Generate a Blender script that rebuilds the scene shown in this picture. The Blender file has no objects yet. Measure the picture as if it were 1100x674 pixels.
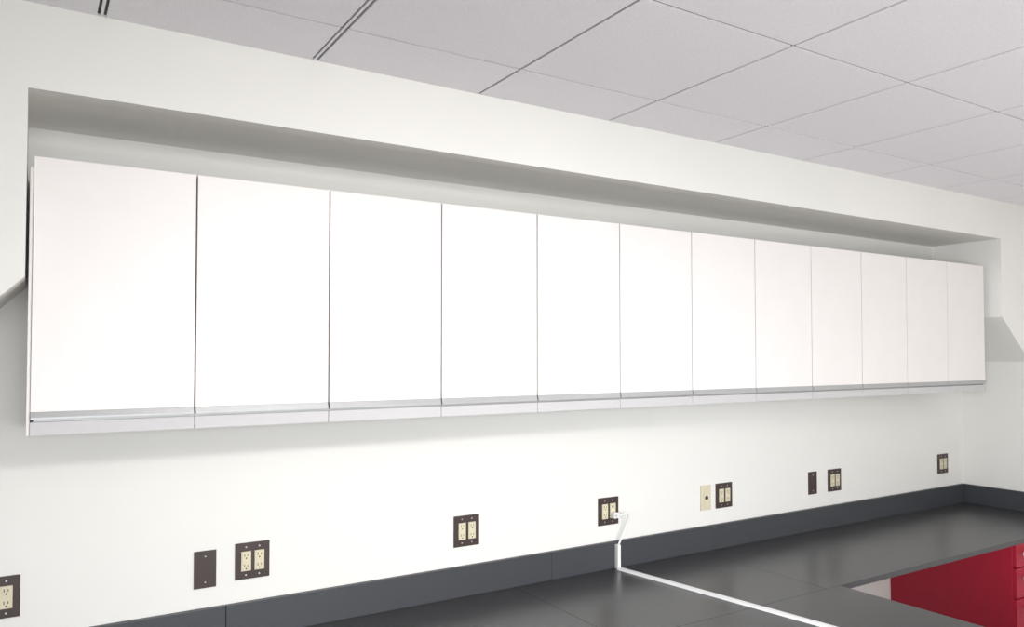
import bpy, bmesh, math
from mathutils import Vector
scene = bpy.context.scene
scene.view_settings.view_transform = 'Standard'

# ---------------------------------------------------------------- materials
def mat(name, col, rough=0.5, metal=0.0, noise=0.0, nscale=40, bump=0.0, bscale=200, spec=0.5):
    m = bpy.data.materials.new(name); m.use_nodes = True
    nt = m.node_tree; b = nt.nodes['Principled BSDF']
    b.inputs['Base Color'].default_value = (*col, 1)
    b.inputs['Roughness'].default_value = rough
    b.inputs['Metallic'].default_value = metal
    b.inputs['Specular IOR Level'].default_value = spec
    tc = nt.nodes.new('ShaderNodeTexCoord')
    if noise > 0:
        n = nt.nodes.new('ShaderNodeTexNoise'); n.inputs['Scale'].default_value = nscale
        n.inputs['Detail'].default_value = 4
        r = nt.nodes.new('ShaderNodeValToRGB')
        r.color_ramp.elements[0].position = .3; r.color_ramp.elements[1].position = .7
        r.color_ramp.elements[0].color = (*[c*(1-noise) for c in col], 1)
        r.color_ramp.elements[1].color = (*[min(1, c*(1+noise)) for c in col], 1)
        nt.links.new(tc.outputs['Object'], n.inputs['Vector'])
        nt.links.new(n.outputs['Fac'], r.inputs['Fac'])
        nt.links.new(r.outputs['Color'], b.inputs['Base Color'])
    if bump > 0:
        n2 = nt.nodes.new('ShaderNodeTexNoise'); n2.inputs['Scale'].default_value = bscale
        bp = nt.nodes.new('ShaderNodeBump'); bp.inputs['Strength'].default_value = bump
        bp.inputs['Distance'].default_value = 0.002
        nt.links.new(tc.outputs['Object'], n2.inputs['Vector'])
        nt.links.new(n2.outputs['Fac'], bp.inputs['Height'])
        nt.links.new(bp.outputs['Normal'], b.inputs['Normal'])
    return m

M_wall = mat('wall_paint', (.795, .785, .745), .7, noise=.01, nscale=3, bump=.08, bscale=250)
M_door = mat('white_laminate', (.81, .77, .75), .42, noise=.01, nscale=8)
M_body = mat('cabinet_carcass', (.52, .51, .51), .5, noise=.01)
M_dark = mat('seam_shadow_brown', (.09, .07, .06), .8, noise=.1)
M_pull = mat('grey_pull_strip', (.40, .40, .40), .35, metal=.2, noise=.03)
M_tile = mat('ceiling_tile', (.81, .79, .825), .9, noise=.05, nscale=160, bump=.4, bscale=300)
M_grid = mat('ceiling_tbar', (.22, .21, .21), .6, noise=.02)
M_slotd = mat('slot_dark', (.05, .05, .05), .7, noise=.05)
M_counter = mat('charcoal_laminate', (.042, .042, .046), .28, noise=.12, nscale=350, spec=.5)
M_splash = mat('charcoal_backsplash', (.046, .049, .056), .42, noise=.10, nscale=350)
M_brown = mat('brown_plate', (.045, .028, .024), .4, noise=.05)
M_ivory = mat('ivory_plastic', (.66, .60, .44), .4, noise=.02)
M_slot = mat('outlet_slots', (.02, .015, .01), .6, noise=.05)
M_white = mat('white_plastic', (.86, .86, .86), .4, noise=.01)
M_red = mat('red_laminate', (.38, .003, .026), .5, noise=.04, nscale=20)
M_handle = mat('handle_grey', (.72, .72, .74), .35, metal=.2, noise=.02)
M_floor = mat('vinyl_floor', (.62, .60, .58), .45, noise=.06, nscale=60)
M_frame = mat('window_frame_aluminium', (.6, .6, .6), .4, metal=.5, noise=.02)
M_metal = mat('steel', (.6, .6, .62), .3, metal=.9, noise=.02)

# ---------------------------------------------------------------- mesh builder
class MB:
    def __init__(self): self.v=[]; self.f=[]; self.m=[]; self.mats=[]
    def mi(self, m):
        if m not in self.mats: self.mats.append(m)
        return self.mats.index(m)
    def poly(self, pts, m, faces):
        o=len(self.v); self.v += [tuple(p) for p in pts]
        for f in faces: self.f.append([o+i for i in f]); self.m.append(self.mi(m))
    def box(self, x0,x1,y0,y1,z0,z1,m):
        p=[(x0,y0,z0),(x1,y0,z0),(x1,y1,z0),(x0,y1,z0),(x0,y0,z1),(x1,y0,z1),(x1,y1,z1),(x0,y1,z1)]
        self.poly(p,m,[(0,3,2,1),(4,5,6,7),(0,1,5,4),(1,2,6,5),(2,3,7,6),(3,0,4,7)])
    def prism_y(self, xz, y0, y1, m):
        n=len(xz); p=[(x,y0,z) for x,z in xz]+[(x,y1,z) for x,z in xz]
        fs=[tuple(range(n)), tuple(reversed(range(n,2*n)))]+[(i,n+i,n+(i+1)%n,(i+1)%n) for i in range(n)]
        self.poly(p,m,fs)
    def prism_x(self, yz, x0, x1, m):
        n=len(yz); p=[(x0,y,z) for y,z in yz]+[(x1,y,z) for y,z in yz]
        fs=[tuple(range(n)), tuple(reversed(range(n,2*n)))]+[(i,n+i,n+(i+1)%n,(i+1)%n) for i in range(n)]
        self.poly(p,m,fs)
    def cyl(self, c, axis, r, h, m, n=20):
        a=Vector(axis).normalized(); u=a.orthogonal().normalized(); w=a.cross(u)
        c=Vector(c); p=[]
        for s in (-h/2,h/2):
            for i in range(n):
                t=2*math.pi*i/n; p.append(c+a*s+u*r*math.cos(t)+w*r*math.sin(t))
        fs=[tuple(range(n)), tuple(reversed(range(n,2*n)))]+[(i,n+i,n+(i+1)%n,(i+1)%n) for i in range(n)]
        self.poly(p,m,fs)
    def build(self, name, bevel=0, parent=None):
        me=bpy.data.meshes.new(name); me.from_pydata(self.v,[],self.f)
        for m in self.mats: me.materials.append(m)
        for p,i in zip(me.polygons,self.m): p.material_index=i
        bm=bmesh.new(); bm.from_mesh(me); bmesh.ops.recalc_face_normals(bm,faces=bm.faces); bm.to_mesh(me); bm.free()
        ob=bpy.data.objects.new(name,me); scene.collection.objects.link(ob)
        if bevel:
            b=ob.modifiers.new('bevel','BEVEL'); b.width=bevel; b.segments=2; b.limit_method='ANGLE'
        if parent: ob.parent=parent
        return ob

# ---------------------------------------------------------------- key dimensions (m)
EYE = 1.78
XL, XR = -1.8, 5.50
YF = -6.2
ZC = EYE+.965
YB = -0.437
ZT = EYE+.729
RX0, RX1 = -.018, 5.157
CZ = 0.76
CY = -0.757

# ---------------------------------------------------------------- shell
b=MB(); b.box(XL-.1,XR+.1,YF-.1,.1,-.1,0,M_floor); b.build('floor')
b=MB(); b.box(XL-.1,XR+.1,0,.1,0,ZC+.1,M_wall); b.build('wall_back')
b=MB(); b.box(XR,XR+.1,YF,0,0,ZC+.1,M_wall); b.build('wall_right')
b=MB(); b.box(XL-.1,XL,YF,0,0,ZC+.1,M_wall); b.build('wall_left')
b=MB()
poly=[(XL,ZC+.02),(XL,1.71),(RX0-.28,1.71),(RX0,1.992),(RX0,ZT),(RX1,ZT),(RX1,2.018),(XR,1.733),(XR,ZC+.02)]
b.prism_y(poly,YB,0,M_wall)
b.build('wall_bulkhead')
wins=[(-1.2,1.0),(1.4,3.6)]
WZ0,WZ1=.9,2.35
b=MB(); xs=[XL-.1]+[v for w in wins for v in w]+[XR+.1]
b.box(XL-.1,XR+.1,YF-.1,YF,0,WZ0,M_wall); b.box(XL-.1,XR+.1,YF-.1,YF,WZ1,ZC+.1,M_wall)
for i in range(0,len(xs),2): b.box(xs[i],xs[i+1],YF-.1,YF,WZ0,WZ1,M_wall)
b.build('wall_rear')
for i,(a,c) in enumerate(wins):
    b=MB(); t=.05
    b.box(a,c,YF-.08,YF-.02,WZ0,WZ0+t,M_frame); b.box(a,c,YF-.08,YF-.02,WZ1-t,WZ1,M_frame)
    for x in (a,(a+c)/2-t/2,c-t): b.box(x,x+t,YF-.08,YF-.02,WZ0+t,WZ1-t,M_frame)
    b.build('window_%d'%(i+1))

b=MB(); t=.05
for (y0,y1,z0,z1) in ((-4.5,-2.3,WZ0,WZ0+t),(-4.5,-2.3,WZ1-t,WZ1),(-4.5,-4.45,WZ0+t,WZ1-t),(-3.425,-3.375,WZ0+t,WZ1-t),(-2.35,-2.3,WZ0+t,WZ1-t)):
    b.box(XL,XL+.04,y0,y1,z0,z1,M_frame)
b.build('window_3')  # added frame on the solid left wall, dressing for the side fill

# ---------------------------------------------------------------- ceiling tiles + grid
P=.617; GX=.773; GY=-.728; g=.005
xs=[GX+k*P for k in range(-5,9)]; xs=[x for x in xs if XL<x<XR]
ys=[GY-k*P for k in range(0,10)]; ys=[y for y in ys if y>YF]
slots=[GX,GX-P]; SH=.012
bx=[XL]+xs+[XR]; by=[YF]+sorted(ys)+[YB]
def half(x): return SH if any(abs(x-s)<1e-4 for s in slots) else g
b=MB()
for i in range(len(bx)-1):
    for j in range(len(by)-1):
        x0=bx[i]+(half(bx[i]) if i else 0); x1=bx[i+1]-(half(bx[i+1]) if i<len(bx)-2 else 0)
        y0=by[j]+(g if j else 0); y1=by[j+1]-(g if j<len(by)-2 else 0)
        b.box(x0,x1,y0,y1,ZC,ZC+.02,M_tile)
b.box(XL,XR,YF,0,ZC+.03,ZC+.1,M_tile)
b.build('ceiling')
b=MB()
for x in xs:
    if half(x)==SH:
        b.box(x-SH,x+SH,YF,YB,ZC+.008,ZC+.03,M_slotd)
        b.box(x-.004,x+.004,YF,YB,ZC+.001,ZC+.012,M_tile)
    else: b.box(x-g-.002,x+g+.002,YF,YB,ZC+.004,ZC+.03,M_grid)
for y in ys: b.box(XL,XR,y-g-.002,y+g+.002,ZC+.0045,ZC+.029,M_grid)
b.build('ceiling_grid')

# ---------------------------------------------------------------- upper cabinets
DX0=.006; DW=.4262
DYF=-.350; ZD1=EYE+.562; ZD0=EYE-.184; ZB=EYE-.229
for k in range(12):
    x0=DX0+k*DW; x1=x0+DW; gp=.0024
    b=MB()
    b.box(x0,x0+.018,-.328,-.001,ZB,ZD1-.002,M_body); b.box(x1-.018,x1,-.328,-.001,ZB,ZD1-.002,M_body)
    b.box(x0+.018,x1-.018,-.328,-.001,ZD1-.02,ZD1-.002,M_body)
    b.box(x0+.018,x1-.018,-.328,-.001,ZB,ZB+.018,M_body)
    b.box(x0+.018,x1-.018,-.012,-.001,ZB+.018,ZD1-.02,M_body)
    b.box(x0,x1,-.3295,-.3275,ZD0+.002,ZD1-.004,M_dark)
    dl = x0+gp
    if k==0:
        b.box(x0-.016,x0-.0072,-.342,-.001,ZB,ZD1-.03,M_door)   # scribe filler / end panel
        dl = x0-.0065
    b.box(x0+.0008 if k else x0-.0070,x1-.0008,-.350,-.328,ZB,ZD0-.007,M_body)
    b.box(x0,x1,-.338,-.329,ZD0-.02,ZD0+.002,M_pull)
    b.box(dl,x1-gp,DYF,-.331,ZD0+.022,ZD1,M_door)
    b.prism_x([(DYF,ZD0+.022),(-.331,ZD0+.022),(-.331,ZD0),(DYF-.005,ZD0),(DYF-.005,ZD0+.006)],dl,x1-gp,M_pull)
    b.build('wall_cabinet',bevel=.0008)

# ---------------------------------------------------------------- counter
T=.026; PX0,PX1=1.81,3.045; PYE=-1.75; s=.0007; XE=XR-.002
b=MB()
b.box(XL+.002,PX0-s,CY,-.001,CZ-T,CZ,M_counter)
b.box(PX0+s,2.95-s,CY,-.001,CZ-T,CZ,M_counter)
b.box(2.95+s,XE,CY,-.001,CZ-T,CZ,M_counter)
b.build('countertop',bevel=.0015)
b=MB(); b.box(PX0,PX1,PYE,CY-.0005,CZ-T,CZ,M_counter); b.build('peninsula_countertop',bevel=.0012)
b=MB()
for a,c in ((XL+.002,.6),(.6,PX0+.2),(PX0+.2,3.03),(3.03,XE-.02)):
    b.box(a+s,c-s,-.02,-.001,CZ,CZ+.127,M_splash)
b.build('backsplash',bevel=.0015)
b=MB(); b.box(XE-.02,XE,CY,-.001,CZ,CZ+.127,M_splash); b.build('backsplash',bevel=.0015)
for (a,c,d,e) in ((PX0+.1,PX1-.12,PYE+.05,PYE+.07),(XL+.01,XL+.03,CY+.03,-.01),(PX0-.03,PX0-.01,CY+.03,-.01)):
    b=MB(); b.box(a,c,d,e,.006,CZ-T,M_body); b.box(a-.005,c+.005,d-.005,e+.005,0,.006,M_metal)
    b.build('counter_support_panel',bevel=.001)

# ---------------------------------------------------------------- red base cabinet
b=MB(); rx0,rx1=4.63,XR-.003; ry=-.72
b.box(rx0,rx1,ry,-.002,.08,CZ-T-.0005,M_red); b.box(rx0+.02,rx1,ry+.06,-.002,0,.08,M_slotd)
zs=[(.60,.728),(.43,.594),(.26,.424),(.09,.254)]
for z0,z1 in zs:
    for a,c in ((rx0+.003,rx0+.427),(rx0+.433,rx1-.003)):
        b.box(a,c,ry-.02,ry,z0,z1,M_red)
        zc=z1-.045
        b.box(a+.09,a+.10,ry-.05,ry-.02,zc-.006,zc+.006,M_handle)
        b.box(c-.10,c-.09,ry-.05,ry-.02,zc-.006,zc+.006,M_handle)
        b.box(a+.012,c-.03,ry-.062,ry-.048,zc-.010,zc+.010,M_handle)
b.build('red_drawer_cabinet',bevel=.002)

# ---------------------------------------------------------------- outlets
ZO=EYE-.748
YW=-.0005
def device(b,cx,cz,y):
    b.box(cx-.017,cx+.017,y-.004,y,cz-.035,cz+.035,M_ivory)
    for dz in (-.019,.019):
        b.box(cx-.0125,cx+.0125,y-.0055,y-.004,cz+dz-.0135,cz+dz+.0135,M_ivory)
        b.box(cx-.007,cx-.0045,y-.0058,y-.0054,cz+dz-.002,cz+dz+.008,M_slot)
        b.box(cx+.0042,cx+.0065,y-.0058,y-.0054,cz+dz-.001,cz+dz+.007,M_slot)
        b.cyl((cx,y-.0056,cz+dz-.008),(0,1,0),.0028,.0004,M_slot,10)
def outlet(x,z=ZO,w=.121,h=.13):
    b=MB(); y=-.006
    b.box(x-w/2,x+w/2,y,YW,z-h/2,z+h/2,M_brown)
    for cx in (x-.0235,x+.0235):
        device(b,cx,z,y)
        for dz in (-.05,.05): b.cyl((cx,y-.001,z+dz),(0,1,0),.003,.002,M_metal,10)
    b.build('double_power_outlet',bevel=.0012)
def blank(x,z=ZO):
    b=MB(); b.box(x-.037,x+.037,-.006,YW,z-.065,z+.065,M_brown)
    for dz in (-.045,.045): b.cyl((x,-.007,z+dz),(0,1,0),.003,.002,M_metal,10)
    b.build('blank_wall_plate',bevel=.002)
outlet(-.079,ZO-.010); blank(.5316,ZO-.01); outlet(.6940); outlet(1.580); outlet(2.350)
outlet(3.137); blank(3.872); outlet(4.075); outlet(5.245,ZO+.010)
b=MB(); x=3.001
b.box(x-.037,x+.037,-.006,YW,ZO-.065,ZO+.065,M_ivory)
b.box(x-.017,x+.017,-.010,-.006,ZO-.034,ZO+.034,M_ivory)
b.cyl((x,-.011,ZO),(0,1,0),.011,.004,M_slot,20)
for dz in (-.05,.05): b.cyl((x,-.007,ZO+dz),(0,1,0),.003,.002,M_metal,10)
b.build('data_wall_plate',bevel=.0015)

# ---------------------------------------------------------------- power cord
root=bpy.data.objects.new('power_cord',None); scene.collection.objects.link(root)
b=MB(); px=2.3735; pz=ZO-.019
b.box(px-.014,px+.014,-.040,-.0118,pz-.014,pz+.014,M_white)
b.box(px-.009,px+.009,-.056,-.040,pz-.009,pz+.009,M_white)
b.build('plug',bevel=.004,parent=root)
cu=bpy.data.curves.new('cord','CURVE'); cu.dimensions='3D'; cu.bevel_depth=.0045; cu.bevel_resolution=4
sp=cu.splines.new('BEZIER')
pts=[(px,-.054,pz),(px+.055,-.05,pz+.008),(px+.066,-.03,pz-.045),(px+.035,-.028,CZ+.14),(px+.010,-.03,CZ+.10)]
sp.bezier_points.add(len(pts)-1)
for p,c in zip(sp.bezier_points,pts): p.co=c; p.handle_left_type=p.handle_right_type='AUTO'
ob=bpy.data.objects.new('cord',cu); scene.collection.objects.link(ob); ob.parent=root
cu.materials.append(M_white)
b=MB()
a=Vector((2.380,-.045)); e=Vector((2.640,-1.72)); d=(e-a).normalized(); n=Vector((-d.y,d.x))
w=.018; q=[a+n*w,a-n*w,e-n*w,e+n*w]; w2=.012; q2=[a+n*w2,a-n*w2,e-n*w2,e+n*w2]
o=[(p.x,p.y,CZ+.0005) for p in q]+[(p.x,p.y,CZ+.010) for p in q2]
b.poly(o,M_white,[(0,1,2,3),(4,5,6,7),(0,1,5,4),(1,2,6,5),(2,3,7,6),(3,0,4,7)])
b.box(px+.001,px+.019,-.045,-.0205,CZ+.001,CZ+.115,M_white)
b.build('cord_cover',bevel=.002,parent=root)

# ---------------------------------------------------------------- lights
def area(name,loc,target,sx,sy,power,col=(1,1,1),spread=180):
    l=bpy.data.lights.new(name,'AREA'); l.shape='RECTANGLE'; l.size=sx; l.size_y=sy
    l.energy=power; l.color=col; l.spread=math.radians(spread)
    o=bpy.data.objects.new(name,l); scene.collection.objects.link(o); o.location=loc
    o.rotation_euler=(Vector(target)-Vector(loc)).to_track_quat('-Z','Y').to_euler()
    return o
area('window_light',(-.1,YF+.05,1.625),(.3,0,.65),2.2,1.45,15,(.92,.955,1),60)
area('window_light',(2.5,YF+.05,1.625),(2.4,0,.65),2.2,1.45,15,(.92,.955,1),60)
area('window_light',(XL+.06,-3.4,1.625),(5.5,-.7,1.2),2.1,1.4,42,(.93,.965,1),60)  # added fill from the left, brightens the right wall; no opening behind it
area('ceiling_track_lamp',(1.3,-3.3,ZC-.06),(1.1,0,1.0),1.0,.3,13,(1,.985,.965),80)  # added fill, brightens the doors and softly shades the wall below them
area('ceiling_lamp',(1.2,-2.6,ZC-.03),(1.2,-2.6,0),1.2,.6,7,(1,.975,.94))
area('ceiling_lamp',(3.6,-2.6,ZC-.03),(3.6,-2.6,0),1.2,.6,8,(1,.975,.94))
area('ceiling_lamp',(1.2,-4.6,ZC-.03),(1.2,-4.6,0),1.2,.6,16,(1,.975,.94))
area('ceiling_lamp',(3.6,-4.6,ZC-.03),(3.6,-4.6,0),1.2,.6,16,(1,.975,.94))
area('floor_uplight',(1.0,-4.6,1.0),(1.3,-3.9,3.0),2.4,.8,23,(1,.98,.955))  # added upward fill to lift the ceiling, not a real fixture
area('floor_uplight',(4.0,-4.0,1.0),(4.0,-3.5,3.0),1.6,.8,29,(1,.98,.955))  # second added fill, lifts the right part of the ceiling
w=bpy.data.worlds.new('World'); scene.world=w; w.use_nodes=True
w.node_tree.nodes['Background'].inputs[0].default_value=(.8,.88,1,1)
w.node_tree.nodes['Background'].inputs[1].default_value=.8

# ---------------------------------------------------------------- camera
cam=bpy.data.cameras.new('camera'); co=bpy.data.objects.new('camera',cam); scene.collection.objects.link(co)
cam.sensor_width=36; cam.lens=827/1100*36; cam.clip_start=.02; cam.shift_y=.0191
co.location=(0,-2.9,EYE)
yaw=math.radians(31.97); pit=math.radians(1.6)
co.rotation_euler=(math.pi/2+pit,0,-yaw)
scene.camera=co
